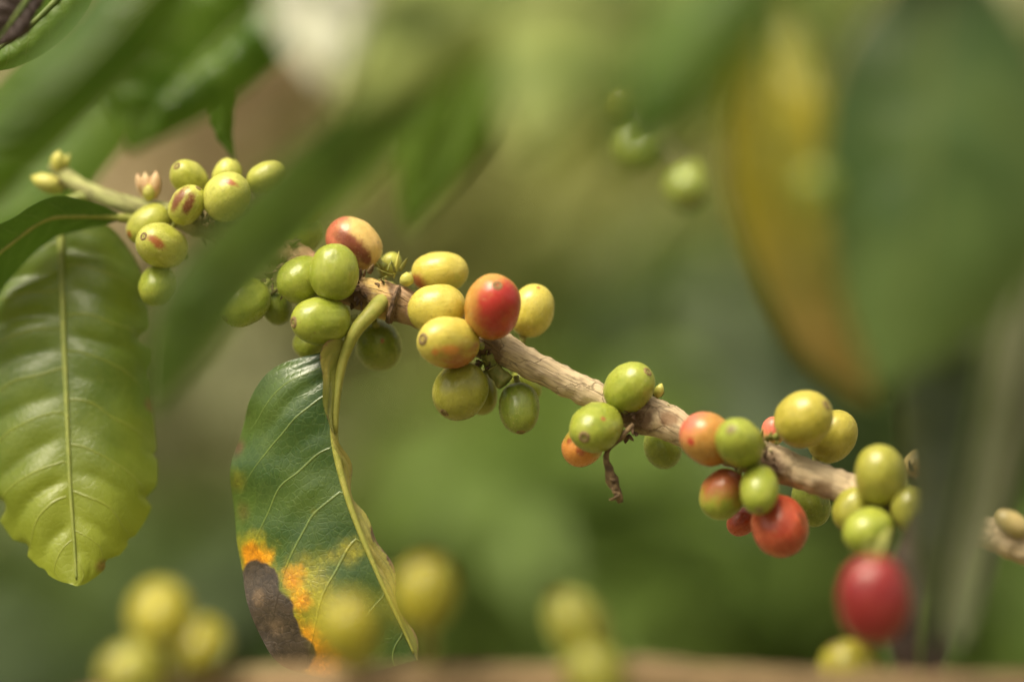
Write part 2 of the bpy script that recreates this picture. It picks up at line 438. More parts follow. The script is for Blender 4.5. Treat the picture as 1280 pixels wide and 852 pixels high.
M_bract = stem_mat('brown_bract', (0.07, 0.04, 0.02), (0.20, 0.13, 0.06), .8, 700)
M_gbract = stem_mat('green_bract', (0.14, 0.16, 0.03), (0.24, 0.22, 0.06), .6, 700)
M_dark = stem_mat('dark_dry_scale', (0.06, 0.035, 0.02), (0.15, 0.09, 0.05), .85, 800)
M_collar = stem_mat('yellow_collar', (0.42, 0.30, 0.09), (0.36, 0.20, 0.08), .55, 300)
M_cream = stem_mat('cream_bud', (0.55, 0.42, 0.22), (0.62, 0.35, 0.20), .5, 500)
M_budg = stem_mat('yellow_green_bud', (0.40, 0.38, 0.07), (0.46, 0.42, 0.11), .45, 300)

def scale_mesh(bm, c, t, L, W, th=.25, seed=0):
    """one pointed curled scale"""
    rnd = random.Random(seed)
    t = t.normalized(); s = t.orthogonal().normalized(); s.rotate(Matrix.Rotation(rnd.uniform(0, 6.28), 3, t)); u = s.cross(t)
    curl = rnd.uniform(-.5, .6); rows = []
    for k in range(6):
        f = k / 5; wd = W * (.55 + .9 * f - 1.42 * f * f); pm = c + t * L * f + u * curl * L * f * f
        up = [pm + s * wd * x + u * (.35 * wd * x * x + W * th * .3 * rnd.uniform(-1, 1)) for x in (-1, -.4, .4, 1)]
        rows.append([bm.verts.new(p) for p in up] + [bm.verts.new(p - u * W * th) for p in up[::-1]])
    for a, b in zip(rows, rows[1:]):
        for k in range(8): bm.faces.new((a[k], a[(k + 1) % 8], b[(k + 1) % 8], b[k]))
    bm.faces.new(rows[0][::-1]); bm.faces.new(rows[-1])

def node_scales(x, y, n, rpx, cnt, mat, seed, spread=1.0, L=(1.4, 3.2)):
    rnd = random.Random(seed); bm = bmesh.new(); c = P(x, y, n)
    for k in range(cnt):
        a = rnd.uniform(0, 6.28); e = rnd.uniform(-.6, .9)
        d = Vector((rnd.uniform(-.5, .5), -abs(math.cos(a)) if rnd.random() < .7 else math.cos(a), math.sin(a))).normalized()
        scale_mesh(bm, c + d * rpx * PX * .85 + Vector((rnd.uniform(-1, 1) * 10 * PX * spread, 0, 0)), d + Vector((rnd.uniform(-.8, .8), 0, e * .4)), rnd.uniform(*L) * .001, rnd.uniform(.5, 1.0) * .001, .25, seed * 100 + k)
    o = obj('bract', bm, mat); child(o, branch); return o
def lump_tube(name, pth, radii, mat, bump=.15, seg=12, parent=None):
    bm = bmesh.new(); n = 16
    pp = spline([P(*p) for p in pth], n)
    rr = []
    for i in range(n):
        t = i / (n - 1) * (len(radii) - 1); k = min(len(radii) - 2, int(t)); f = t - k
        rr.append((radii[k] * (1 - f) + radii[k + 1] * f) * PX)
    tube(bm, pp, rr, seg, bump, 900)
    o = obj(name, bm, mat); child(o, parent or branch); return o
node_scales(262, 285, -8, 17, 16, M_bract, 1)
node_scales(342, 345, -4, 20, 14, M_dark, 2, .8); node_scales(352, 318, -4, 18, 8, M_bract, 3)
node_scales(448, 362, -2, 20, 16, M_dark, 4, .9); node_scales(470, 352, -2, 12, 10, M_bract, 5, 1.6); node_scales(488, 345, -2, 8, 9, M_gbract, 6, 1.6, (2, 4.5))
node_scales(606, 446, 0, 20, 14, M_dark, 7, .5, (1, 2.2)); node_scales(612, 450, 0, 19, 8, M_gbract, 8, .9)
node_scales(785, 525, 6, 22, 16, M_dark, 9, .9); node_scales(822, 500, 4, 10, 6, M_gbract, 10, .8)
node_scales(955, 580, 14, 23, 18, M_dark, 11, 1.0); node_scales(960, 560, 14, 16, 9, M_gbract, 12, .8, (1.5, 3.5))
node_scales(1112, 640, 21, 24, 18, M_dark, 13, 1.2); node_scales(1135, 600, 20, 20, 10, M_bract, 14, 1.0)
# swollen yellowish collar and the dark ring where the petiole leaves
lump_tube('scar_ring', [(489, 379, 1), (492, 380, 1), (496, 381, 1)], [21, 23.0, 21], M_dark, .25, 24)
# dry stalk under the branch, small buds
lump_tube('dead_stalk', [(792, 530, 12), (776, 546, 12), (758, 566, 12), (762, 590, 12), (768, 606, 12), (776, 628, 12)], [3, 4, 3.5, 4.5, 7, 3], M_bract, .5, 10)
bm = bmesh.new()
for k, (x, y) in enumerate([(763, 598), (771, 607), (766, 613), (774, 616), (770, 622)]): scale_mesh(bm, P(x, y, 13), Vector((random.Random(k).uniform(-1, 1), -.3, -.4)), .0016, .0009, .3, 900 + k)
child(obj('bract', bm, M_bract), branch)
def bud(x, y, n, tx, ty, L, W, mat, name='bud'):
    a = (x, y, n); b = (x + tx * L * .5, y + ty * L * .5, n + 1); c = (x + tx * L, y + ty * L, n + 1)
    return lump_tube(name, [a, b, c], [W * .45, W * .95, W, W * .8, W * .12], mat, .08, 14)
bud(821, 496, 5, .35, -.94, 18, 6, M_budg)
bud(812, 505, 5, -.1, -1, 12, 4, M_budg)
bud(186, 247, -16, -.15, -1, 32, 7.5, M_cream); bud(192, 248, -15, .1, -1, 34, 8, M_cream); bud(180, 245, -18, -.3, -1, 28, 6, M_cream); bud(186, 250, -14, 0, -1, 20, 8, M_budg)
bud(74, 214, -31, -.1, -1, 26, 10, M_budg); bud(80, 212, -31, .3, -1, 20, 4, M_budg)
bud(78, 236, -28, -.93, -.35, 42, 12, M_budg)
bud(508, 356, -1, .05, -1, 16, 9, M_budg); bud(492, 348, -2, .2, -1, 34, 2, M_budg)
node_scales(76, 232, -29, 10, 5, M_bract, 17, .5)
# short fruit stalk the two lowest cherries of the middle cluster hang from
lump_tube('fruit_stalk', [(610, 440, 2), (616, 460, 1), (632, 478, 2)], [10, 9, 12], M_gbract, .15)

# ------------------------------------------------------------------ cherries
PAL = dict(
    green=((0.24, 0.285, 0.028), (0.32, 0.35, 0.05)), dgreen=((0.17, 0.22, 0.028), (0.24, 0.275, 0.04)),
    lime=((0.41, 0.42, 0.06), (0.51, 0.50, 0.11)), olive=((0.26, 0.255, 0.03), (0.33, 0.31, 0.05)),
    must=((0.30, 0.265, 0.018), (0.36, 0.31, 0.03)), crimson=((0.26, 0.014, 0.02), (0.34, 0.035, 0.035)),
    yellow=((0.47, 0.39, 0.055), (0.57, 0.475, 0.10)), yolive=((0.35, 0.30, 0.035), (0.43, 0.36, 0.06)),
    orange=((0.46, 0.20, 0.04), (0.54, 0.28, 0.07)), red=((0.36, 0.045, 0.022), (0.45, 0.085, 0.04)),
    peach=((0.60, 0.40, 0.12), (0.68, 0.46, 0.17)), rust=((0.40, 0.13, 0.05), (0.46, 0.20, 0.06)), tan=((0.32, 0.25, 0.09), (0.4, 0.31, 0.13)))
BLUSH = dict(red=(0.38, 0.03, 0.025), rust=(0.31, 0.085, 0.03), pink=(0.50, 0.13, 0.085), brown=(0.17, 0.045, 0.025), orange=(0.58, 0.23, 0.05), lime=(0.36, .40, .07), yellow=(.58, .40, .07), green=(.24, .30, .04))

def cherry_mat(name, pal, r, blush=None, spots=(), seed=0):
    """blush: (colour, local direction, lo, hi); spots: (local point, radius, colour, stretch)"""
    c1, c2 = [tuple(k * .88 for k in q) for q in PAL[pal]]
    m = N(name); o = m.obj(); so = m.vec('ADD', o, (seed * .137, seed * .071, seed * .213))
    n1 = m.noise(so, 1.1 / r, 3, .55)
    c = m.mix(m.ramp(n1, .3, .7), c1, c2)
    st = m.noise(m.vec('MULTIPLY', so, (6 / r, 6 / r, .9 / r)), 1.0, 3, .6)
    c = m.mix(m.math('MULTIPLY', m.ramp(st, .48, .68), .28), c, tuple(min(1, k * 1.45 + .02) for k in c2))
    mt = m.noise(m.vec('ADD', so, (.9, .4, .7)), 3.4 / r, 5, .7)
    c = m.mix(m.math('MULTIPLY', m.ramp(mt, .5, .72), .45), c, tuple(k * .55 for k in c1))
    c = m.mix(m.math('MULTIPLY', m.ramp(mt, .48, .3), .30), c, tuple(min(1, k * 1.25 + .02) for k in c2))
    if blush:
        col, d, lo, hi = blush
        v = m.vec('DOT_PRODUCT', o, tuple(Vector(d).normalized() / r))
        v = m.math('ADD', v, m.math('MULTIPLY', m.math('SUBTRACT', m.noise(so, 2.2 / r, 4, .6), .5), .9))
        v = m.math('ADD', v, m.math('MULTIPLY', m.math('SUBTRACT', st, .5), .5))
        c = m.mix(m.ramp(v, lo, hi), c, BLUSH[col])
    for (pt, rr, col, axis) in spots:
        d = m.vec('SUBTRACT', o, tuple(pt))
        if axis is not None:       # stretched along axis: remove most of the component along it
            al = m.vec('DOT_PRODUCT', d, tuple(axis)); d = m.vec('SUBTRACT', d, m.vec('SCALE', tuple(axis), m.math('MULTIPLY', al, .68)))
        L = m.vec('LENGTH', d)
        L = m.math('ADD', L, m.math('MULTIPLY', m.math('SUBTRACT', m.noise(so, 3.2 / r, 4, .65), .5), 1.3 * rr))
        c = m.mix(m.math('MULTIPLY', m.ramp(L, rr * 1.4, rr * .4), .93), c, BLUSH[col])
    sp = m.noise(so, 9 / r, 2, .5)
    c = m.mix(m.math('MULTIPLY', m.ramp(sp, .66, .74), .35), c, (0.62, 0.55, 0.25))
    sp2 = m.noise(m.vec('ADD', so, (.5, .1, .3)), 12 / r, 2, .5)
    c = m.mix(m.math('MULTIPLY', m.ramp(sp2, .66, .74), .6), c, (0.16, 0.09, 0.03))
    h = m.math('ADD', m.math('MULTIPLY', st, .5), m.math('MULTIPLY', m.noise(so, 7 / r, 4, .6), .5))
    rg = m.math('ADD', .30, m.math('MULTIPLY', m.math('SUBTRACT', mt, .5), .45))
    return m.done(m.pbsdf(c, rg, m.bump(h, .22, .0006), .45, **{'Subsurface Weight': .10, 'Subsurface Radius': (1.0, .55, .15), 'Subsurface Scale': .0022}))

M_scar = stem_mat('brown_calyx_scar', (0.12, 0.075, 0.03), (0.26, 0.18, 0.07), .75, 900)
M_scard = stem_mat('dark_calyx_centre', (0.05, 0.03, 0.015), (0.10, 0.06, 0.03), .85, 900)
M_stalk = stem_mat('green_stalk', (0.18, 0.20, 0.04), (0.27, 0.26, 0.07), .55, 700)

def cherry(label, cx, cy, A, B, tip, sgn, n, pal, blush=None, spots=(), scar=1, group=None, ratio=1.17, seed=0, lobes=.03):
    """cx, cy, A, B in pixels; tip: image direction of the calyx end; sgn +1: that end turned to us; n mm nearer"""
    nb = next((a[2] + (b[2] - a[2]) * (cx - a[0]) / (b[0] - a[0]) for a, b in zip(BR, BR[1:]) if a[0] <= cx <= b[0]), 0)
    if not scar and n > nb - 3: sgn = 1           # in front of the branch: its stalk end points back to the wood
    ctr = P(cx, cy, n); k = PX * (D - n / 1000) / D
    A_, B_ = A * k, B * k
    if A_ < B_: A_ = B_
    q = (A_ / B_) ** 2 - 1; full = ratio ** 2 - 1
    if math.hypot(*tip) > 2:          # the eye is seen: its pixel offset gives the tilt
        ct = min(.985, math.hypot(*tip) / A)
        a = min(1.36 * B_, math.sqrt(max(B_ ** 2, (A_ ** 2 - B_ ** 2 * (1 - ct * ct)) / ct ** 2)))
    elif q >= full: a, ct = A_, 1.0
    else: a, ct = ratio * B_, math.sqrt(max(0, q / full))
    stn = math.sqrt(1 - ct * ct)
    tl = math.hypot(*tip) or 1
    z = Vector((tip[0] / tl * ct, -sgn * stn, -tip[1] / tl * ct)).normalized()
    x = Vector((0, -1, 0)); x = x - z * x.dot(z)
    x = x.normalized() if x.length > .15 else z.orthogonal().normalized()
    y = z.cross(x)
    rot = Matrix((x, y, z)).transposed()
    inv = rot.transposed()
    rnd = random.Random(seed * 7 + int(cx) * 31 + int(cy))
    off = Vector((rnd.uniform(0, 50), rnd.uniform(0, 50), 0))
    # body of revolution, a little blunt, faintly two-lobed and uneven
    bm = bmesh.new(); NS, NR = 40, 26; rings = []
    for i in range(1, NR):
        th = math.pi * i / NR; s, c_ = math.sin(th), math.cos(th)
        e = .93
        rr = B_ * (s ** e); zz = a * (abs(c_) ** e) * (1 if c_ > 0 else -1)
        zz += -.03 * a * s
        ring = []
        for j in range(NS):
            ph = 2 * math.pi * j / NS
            f = 1 + lobes * math.cos(2 * ph + off.x) + .022 * noise.noise(Vector((s * math.cos(ph), s * math.sin(ph), c_)) * 3.7 + off) + .042 * noise.noise(Vector((s * math.cos(ph), s * math.sin(ph), c_)) * 1.7 + off)
            ring.append(bm.verts.new((rr * f * math.cos(ph), rr * f * math.sin(ph), zz)))
        rings.append(ring)
    tv = bm.verts.new((0, 0, a * .985)); bv = bm.verts.new((0, 0, -a * .97))
    for i in range(len(rings) - 1):
        for j in range(NS): bm.faces.new((rings[i][j], rings[i + 1][j], rings[i + 1][(j + 1) % NS], rings[i][(j + 1) % NS]))
    for j in range(NS):
        bm.faces.new((tv, rings[0][j], rings[0][(j + 1) % NS])); bm.faces.new((bv, rings[-1][(j + 1) % NS], rings[-1][j]))
    def local(px, py):
        """point of the fruit's near surface under an image offset from its middle"""
        d = Vector((px * k, 0, -py * k)); l = inv @ d; yv = inv @ Vector((0, -1, 0))
        S = lambda v: Vector((v.x / B_, v.y / B_, v.z / a))
        p, r_ = S(l), S(yv); qa = r_.dot(r_); qb = 2 * p.dot(r_); qc = p.dot(p) - 1
        disc = qb * qb - 4 * qa * qc
        t = (-qb + math.sqrt(max(0, disc))) / (2 * qa)
        return l + yv * t
    bl = None
    if blush:
        bl = (blush[0], inv @ Vector((blush[1][0], -(blush[1][2] if len(blush[1]) > 2 else .4), -blush[1][1])), blush[2], blush[3])
    sps = []
    for s_ in spots:
        ax = None
        if len(s_) > 4: ax = (inv @ Vector((s_[4][0], 0, -s_[4][1]))).normalized()
        sps.append((local(s_[0], s_[1]), s_[2] * k, s_[3], ax))
    o = obj('coffee_cherry', bm, cherry_mat('cherry_skin', pal, (a + B_) / 2, bl, sps, rnd.randint(0, 60)))
    o.matrix_world = Matrix.Translation(ctr) @ rot.to_4x4()
    tag(o, label, 'cherry', group)
    if scar:
        R0 = B_ * .145 * rnd.uniform(.85, 1.15); bm = bmesh.new(); prof = [(1.7, -.25), (1.4, .08), (1.05, .42), (.75, .26), (.55, .04), (.36, .02), (.22, .2), (.0001, .26)]
        rr = []
        for (pr, pz) in prof:
            rr.append([bm.verts.new((R0 * pr * (1 + .1 * noise.noise(Vector((math.cos(2 * math.pi * j / 16) * 2, math.sin(2 * math.pi * j / 16) * 2, pr)) + off)) * math.cos(2 * math.pi * j / 16), R0 * pr * math.sin(2 * math.pi * j / 16), a * .982 + R0 * pz * .75)) for j in range(16)])
        for p_, q_ in zip(rr, rr[1:]):
            for j in range(16):
                f = bm.faces.new((p_[j], p_[(j + 1) % 16], q_[(j + 1) % 16], q_[j]))
        for f in bm.faces:
            rad_ = math.hypot(f.calc_center_median().x, f.calc_center_median().y)
            f.material_index = 1 if (.3 * R0 < rad_ < .66 * R0) else 0
        obj('calyx_scar', bm, [M_scar, M_scard], o)
    bm = bmesh.new()
    tube(bm, [Vector((0, 0, -a * .93)), Vector((.02 * B_, 0, -a * 1.02)), Vector((.05 * B_, .03 * B_, -a * 1.16)), Vector((.1 * B_, .05 * B_, -a * 1.3))], [B_ * .25, B_ * .2, B_ * .14, B_ * .16], 10, .1, 900)
    obj('stalk', bm, M_stalk, o)
    return o

G1 = 'cherries on the fruiting branch'
CH = [
 # ---- left cluster
 ('pale green cherry at top of leftmost cluster, beside the cream buds', 236, 223, 29, 21, (-13, -15), 1, -12, 'lime', None, (), 1),
 ('yellow green cherry with two dark purple streaks in the leftmost cluster', 234, 256, 27, 21, (15, -20), 1, -5, 'lime', None, ((-10, -6, 8, 'brown', (.55, -.8)), (3, 3, 6.5, 'brown', (.35, -.9))), 1),
 ('pale cherry with a faint red fleck right of the streaked one', 284, 246, 32, 29, (.7, -.7), 1, -4, 'lime', None, ((4, -18, 4, 'rust', (.9, .4)),), 0),
 ('small pale cherry half hidden behind the one with a red fleck', 284, 219, 22, 18, (.3, -1), -1, -14, 'lime', None, (), 0),
 ('pale cherry cut off by the dull diagonal leaf at upper left', 334, 222, 26, 20, (.9, -.4), -1, -12, 'lime', None, (), 0),
 ('lime cherry with a brown tip, touching the green twig end', 185, 280, 30, 22, (-.8, .6), 1, -12, 'lime', None, ((-22, 13, 5, 'rust'),), 0),
 ('lime cherry with a rust streak running from its eye', 202, 307, 32, 28, (-16, -9), 1, -6, 'lime', None, ((-1, -3, 6, 'rust', (.8, .55)),), 1),
 ('plain round cherry lowest in the leftmost cluster', 197, 357, 26, 24, (-.2, .9), -1, -9, 'green', None, (), 0),
 ('olive cherry in the shade behind the upper part of the diagonal leaf', 379, 252, 28, 24, (.5, .8), -1, -8, 'olive', None, (), 0),
 ('green cherry above the brown bark beside the diagonal leaf', 377, 292, 26, 24, (.8, -.3), -1, -12, 'green', None, (), 0),
 ('green cherry hanging left of the others with its eye at lower left', 305, 378, 34, 28, (-21, 19), 1, 0, 'green', None, (), 1),
 ('dark olive cherry tucked behind the one hanging far left', 346, 383, 24, 19, (.1, 1), -1, -8, 'dgreen', None, (), 0),
 # ---- cluster over the near leaf
 ('peach cherry with a large red brown scorch on top of cluster', 442, 304, 38, 31, (-.75, -.6), -1, -5, 'peach', ('pink', (-1, -.3, .3), .3, .9), ((-12, -6, 10, 'rust', (.8, .6)), (4, 8, 12, 'brown', (.75, .65)), (16, 20, 8, 'brown', (.6, .8))), 0),
 ('upright green cherry in front of the scorched peach one', 418, 340, 36, 30, (.05, -1), 1, 6, 'green', None, (), 0),
 ('green cherry left of the upright one, above the eyed one', 378, 350, 32, 30, (-.7, .3), -1, 0, 'green', None, (), 0),
 ('oval green cherry lying sideways with its eye facing left', 401, 401, 37, 30, (-31, 2), 1, 6, 'green', None, (), 1),
 ('green sliver of a cherry peeping below the sideways oval one', 388, 427, 23, 20, (-.7, .7), -1, -7, 'green', None, (), 0),
 ('dark green cherry under the branch, behind the curved leaf stalk', 473, 432, 32, 29, (.1, 1), -1, -10, 'dgreen', None, ((6, -6, 3, 'rust'),), 0),
 ('small pale green cherry behind the scorched peach one', 487, 331, 17, 13, (.6, -.8), -1, -12, 'lime', None, (), 0),
 ('yellow cherry with a rust corner, uppermost left of the red one', 550, 341, 36, 27, (.9, -.1), -1, -6, 'yellow', ('lime', (.3, .8, .2), .3, 1.1), ((-27, 11, 11, 'rust'),), 0),
 ('plain yellow cherry touching the left side of the bright red one', 546, 386, 37, 30, (-.9, .1), -1, 4, 'yellow', None, (), 0),
 ('yellow cherry with rusty underside and an eye on its left', 560, 428, 40, 32, (-29, -4), 1, 11, 'yellow', ('rust', (.45, .85, .35), .25, 1.0), ((6, 10, 7, 'orange', (1, .2)), (-16, 12, 5, 'orange')), 1),
 ('bright red cherry with a yellow edge on the middle of the branch', 616, 383, 40, 36, (5, -22), 1, 12, 'orange', ('red', (.45, .35, .75), .10, .75), ((-4, 6, 9, 'red', (.5, .8)), (14, 10, 8, 'red', (.2, 1))), 1),
 ('yellow cherry behind the right side of the bright red one', 665, 388, 34, 28, (.3, -.9), -1, -6, 'yellow', None, ((8, -28, 2.5, 'rust'),), 0),
 ('large olive green cherry hanging below the rusty yellow one', 575, 489, 37, 34, (-19, 26), 1, 4, 'olive', None, (), 1),
 ('olive cherry mostly hidden behind the large olive green one', 600, 490, 29, 22, (.2, 1), -1, -8, 'olive', None, (), 0),
 ('small oval green cherry hanging alone beneath the branch', 649, 510, 32, 25, (2, 29), 1, 0, 'dgreen', None, (), 1),
 ('green cherry half hidden by the branch above the small oval one', 658, 481, 22, 17, (.7, .7), -1, -10, 'green', None, (), 0),
 # ---- cluster in the middle right
 ('green cherry sitting on top of the bare tan branch', 787, 484, 34, 29, (21, -19), 1, 9, 'green', None, (), 1),
 ('green cherry with a brown eye, in front of the orange one', 745, 534, 34, 31, (-13, 9), 1, 12, 'green', None, ((8, -12, 3, 'rust'),), 1),
 ('orange speckled cherry behind the green cherry with a brown eye', 729, 556, 29, 25, (-.6, .6), -1, 1, 'yolive', ('orange', (-.4, .6, .3), .0, .6), ((-3, 6, 7, 'rust'), (-18, -6, 5, 'rust')), 0),
 ('dark green cherry under the branch right of the dry stalk', 829, 558, 28, 23, (.2, 1), -1, -6, 'dgreen', None, (), 0),
 # ---- cluster with the red cherries
 ('orange pink cherry overlapping the branch, left in its cluster', 884, 548, 36, 33, (-.6, -.5), -1, 18, 'orange', ('pink', (-.7, -.7, .1), .35, 1.0), ((-22, 3, 6, 'red'),), 0),
 ('green cherry with a brown eye in front of orange pink one', 924, 553, 33, 29, (-11, -15), 1, 26, 'green', None, (), 1),
 ('cherry that is rust above and green below, left in cluster', 904, 618, 33, 28, (-.5, .75), 1, 16, 'green', ('rust', (-.1, -.9, .35), -.25, .75), (), 0),
 ('bright lime egg shaped cherry between the rust one and the red one', 949, 612, 32, 25, (-2, 23), 1, 26, 'green', None, (), 1),
 ('round red cherry hanging lowest below the lime egg shaped one', 975, 658, 38, 36, (.1, 1), -1, 20, 'red', ('orange', (-.2, .9, .3), .85, 1.4), ((24, -14, 4, 'brown', (.3, .9)),), 0),
 ('sliver of a red cherry behind the rust and green one', 927, 652, 20, 17, (-.8, .6), -1, 6, 'red', None, (), 0),
 ('large mustard cherry on top of the branch with its eye upper right', 1005, 523, 37, 34, (25, -17), 1, 20, 'yolive', None, (), 1),
 ('mustard cherry half behind the large mustard one', 1041, 545, 35, 29, (.5, -.7), -1, 8, 'yolive', None, (), 0),
 ('shaded olive cherry below the branch right of the red one', 1014, 628, 31, 23, (.3, 1), -1, 2, 'dgreen', None, (), 0),
 ('pink cherry peeping out left of the large mustard one', 967, 538, 18, 15, (.1, -1), -1, 6, 'peach', ('pink', (.1, -.5, .3), -.5, .4), (), 0),
 # ---- cluster at the right
 ('tall olive cherry topmost of the four at the right end', 1100, 593, 38, 33, (-.1, -.9), -1, 30, 'olive', None, (), 0),
 ('pale olive cherry behind the left of the right end cluster', 1066, 637, 29, 24, (-.5, .8), -1, 23, 'olive', None, (), 0),
 ('round green cherry in front, just above the big red blurred one', 1085, 664, 32, 30, (-.7, .3), 1, 34, 'green', None, (), 0),
 ('small olive cherry at the right end, against the dark leaf', 1138, 638, 30, 24, (.2, .9), -1, 32, 'olive', None, (), 0),
 ('brownish orange cherry behind the tall olive one', 1146, 578, 19, 16, (.6, -.7), -1, 18, 'tan', ('orange', (.3, .3, .4), .1, 1.1), (), 0),
 ('tan cherry on the branch at the right edge of the picture', 1266, 654, 24, 15, (-.8, -.5), -1, 30, 'tan', None, (), 0),
]
for i, c in enumerate(CH):
    lab, cx, cy, A, B, tip, sg, n, pal, bl, sp, scr = c
    cherry(lab, cx, cy, A, B, tip, sg, n, pal, bl, sp, scr, G1, seed=i)
G2 = 'cherries on the blurred near branch'
CN = [
 ('blurred olive cherry standing highest at the bottom left', 200, 768, 42, 38, (-.1, -1), -1, 122, 'must', None),
 ('blurred green cherry at the very bottom left corner group', 168, 842, 42, 40, (-.8, -.3), 1, 124, 'olive', None),
 ('small blurred cherry right of the bottom left pair', 250, 806, 36, 33, (.6, -.8), -1, 120, 'must', None),
 ('blurred yellow cherry in front of the leaf with orange spots', 436, 784, 45, 41, (.1, -1), 1, 124, 'must', None),
 ('blurred yellow cherry right of the leaf with orange spots', 530, 740, 46, 38, (.3, -1), 1, 124, 'must', None),
 ('blurred green cherry standing alone at the bottom middle', 720, 780, 46, 36, (-.5, -.8), 1, 120, 'olive', None),
 ('blurred green cherry cut off below the one at bottom middle', 745, 842, 42, 36, (.4, .5), 1, 124, 'olive', None),
 ('big blurred crimson cherry under the right end cluster', 1092, 750, 56, 44, (.0, 1), 1, 82, 'crimson', None),
 ('blurred mustard cherry below the big crimson one', 1062, 842, 44, 38, (-.3, -.6), 1, 70, 'must', None),
]
for i, c in enumerate(CN):
    lab, cx, cy, A, B, tip, sg, n, pal, bl = c
    cherry(lab, cx, cy, A, B, tip, sg, n, pal, bl, (), 1, G2, seed=100 + i)
G3 = 'blurred cherries under the upper leaves'
CU = [
 ('blurred green cherry left of two under the upper leaves', 797, 182, 30, 26, (-.2, 1), 1, -130, 'dgreen', None),
 ('rounder blurred green cherry right below the first one', 860, 232, 31, 29, (0, 1), 1, -120, 'dgreen', None),
 ('blurred green cherry against the yellow leaf', 1020, 238, 31, 26, (0, 1), 1, 168, 'dgreen', None),
 ('dim yellow green cherry uppermost under the upper leaves', 783, 122, 28, 25, (0, 1), -1, -130, 'olive', None),
]
for i, c in enumerate(CU):
    lab, cx, cy, A, B, tip, sg, n, pal, bl = c
    cherry(lab, cx, cy, A, B, tip, sg, n, pal, bl, (), 1, G3, seed=200 + i)

# ------------------------------------------------------------------ near branch along the bottom edge and twigs that carry the leaves
def twig(label, B, mat, n=160, name='coffee_twig', cat='twig', bump=.12):
    bm = bmesh.new(); uvl = bm.loops.layers.uv.new('UVMap')
    pts, rad = path4(B, n); tube(bm, pts, rad, 20, bump, 420, True, uvl)
    o = obj(name, bm, mat); tag(o, label, cat); return o
M_near = bark_mat('near_bark', [(-.2, (0.22, 0.13, 0.06)), (.05, (0.27, 0.175, 0.085)), (.2, (0.21, 0.115, 0.05))], amt=.3)
near_branch = twig('blurred brown near branch lying along the bottom edge', [(60, 900, 112, 22), (200, 878, 112, 26), (300, 862, 112, 22), (520, 858, 112, 22), (740, 860, 110, 26), (800, 854, 110, 28), (900, 858, 110, 23), (1060, 864, 106, 22), (1300, 866, 100, 22), (1500, 870, 98, 22)], M_near, name='coffee_branch', cat='branch')
for lab, cx, cy, A, B, tip, sg, n, pal, bl in CN:          # short fruit stalks down to the near branch
    if pal == 'crimson':
        lump_tube('fruit_stalk', [(1112, 648, 26), (1104, 680, 46), (1094, 706, 76)], [9, 7, 9], M_gbract, .15)
        continue
    e = (cx + (14 if cx > 1000 else 4), 866, 108)
    bm = bmesh.new(); pp = spline([P(cx, cy + B * .7, n - 4), P((cx + e[0]) / 2 + 5, (cy + 866) / 2 + B * .3, (n + 108) / 2 - 4), P(*e)], 10)
    tube(bm, pp, [.0013 + .0006 * k / 9 for k in range(10)], 10, .15, 700)
    obj('fruit_stalk', bm, M_stalk, near_branch)
M_thin = stem_mat('thin_twig_bark', (0.12, 0.12, 0.05), (0.2, 0.18, 0.09), .7, 300)
twig('thin twig behind the upper leaves holding the blurred cherries', [(690, -60, -140, 9), (745, 30, -140, 9), (775, 100, -142, 9), (815, 155, -142, 9), (850, 200, -138, 8), (880, 218, -134, 6)], M_thin, 60)
M_gtw = bark_mat('green_twig_bark', [(-.2, (0.25, 0.25, 0.09)), (.05, (0.28, 0.24, 0.11)), (.2, (0.3, 0.22, 0.12))], amt=.3)
twig('green brown twig above the picture holding the upper near leaves', [(-120, -70, 150, 16), (200, -80, 170, 18), (500, -90, 185, 20), (800, -90, 190, 20), (1100, -80, 170, 22), (1420, -60, 150, 24)], M_gtw)

# ------------------------------------------------------------------ leaves
def WP(x, y, n): return P(x, y, n)
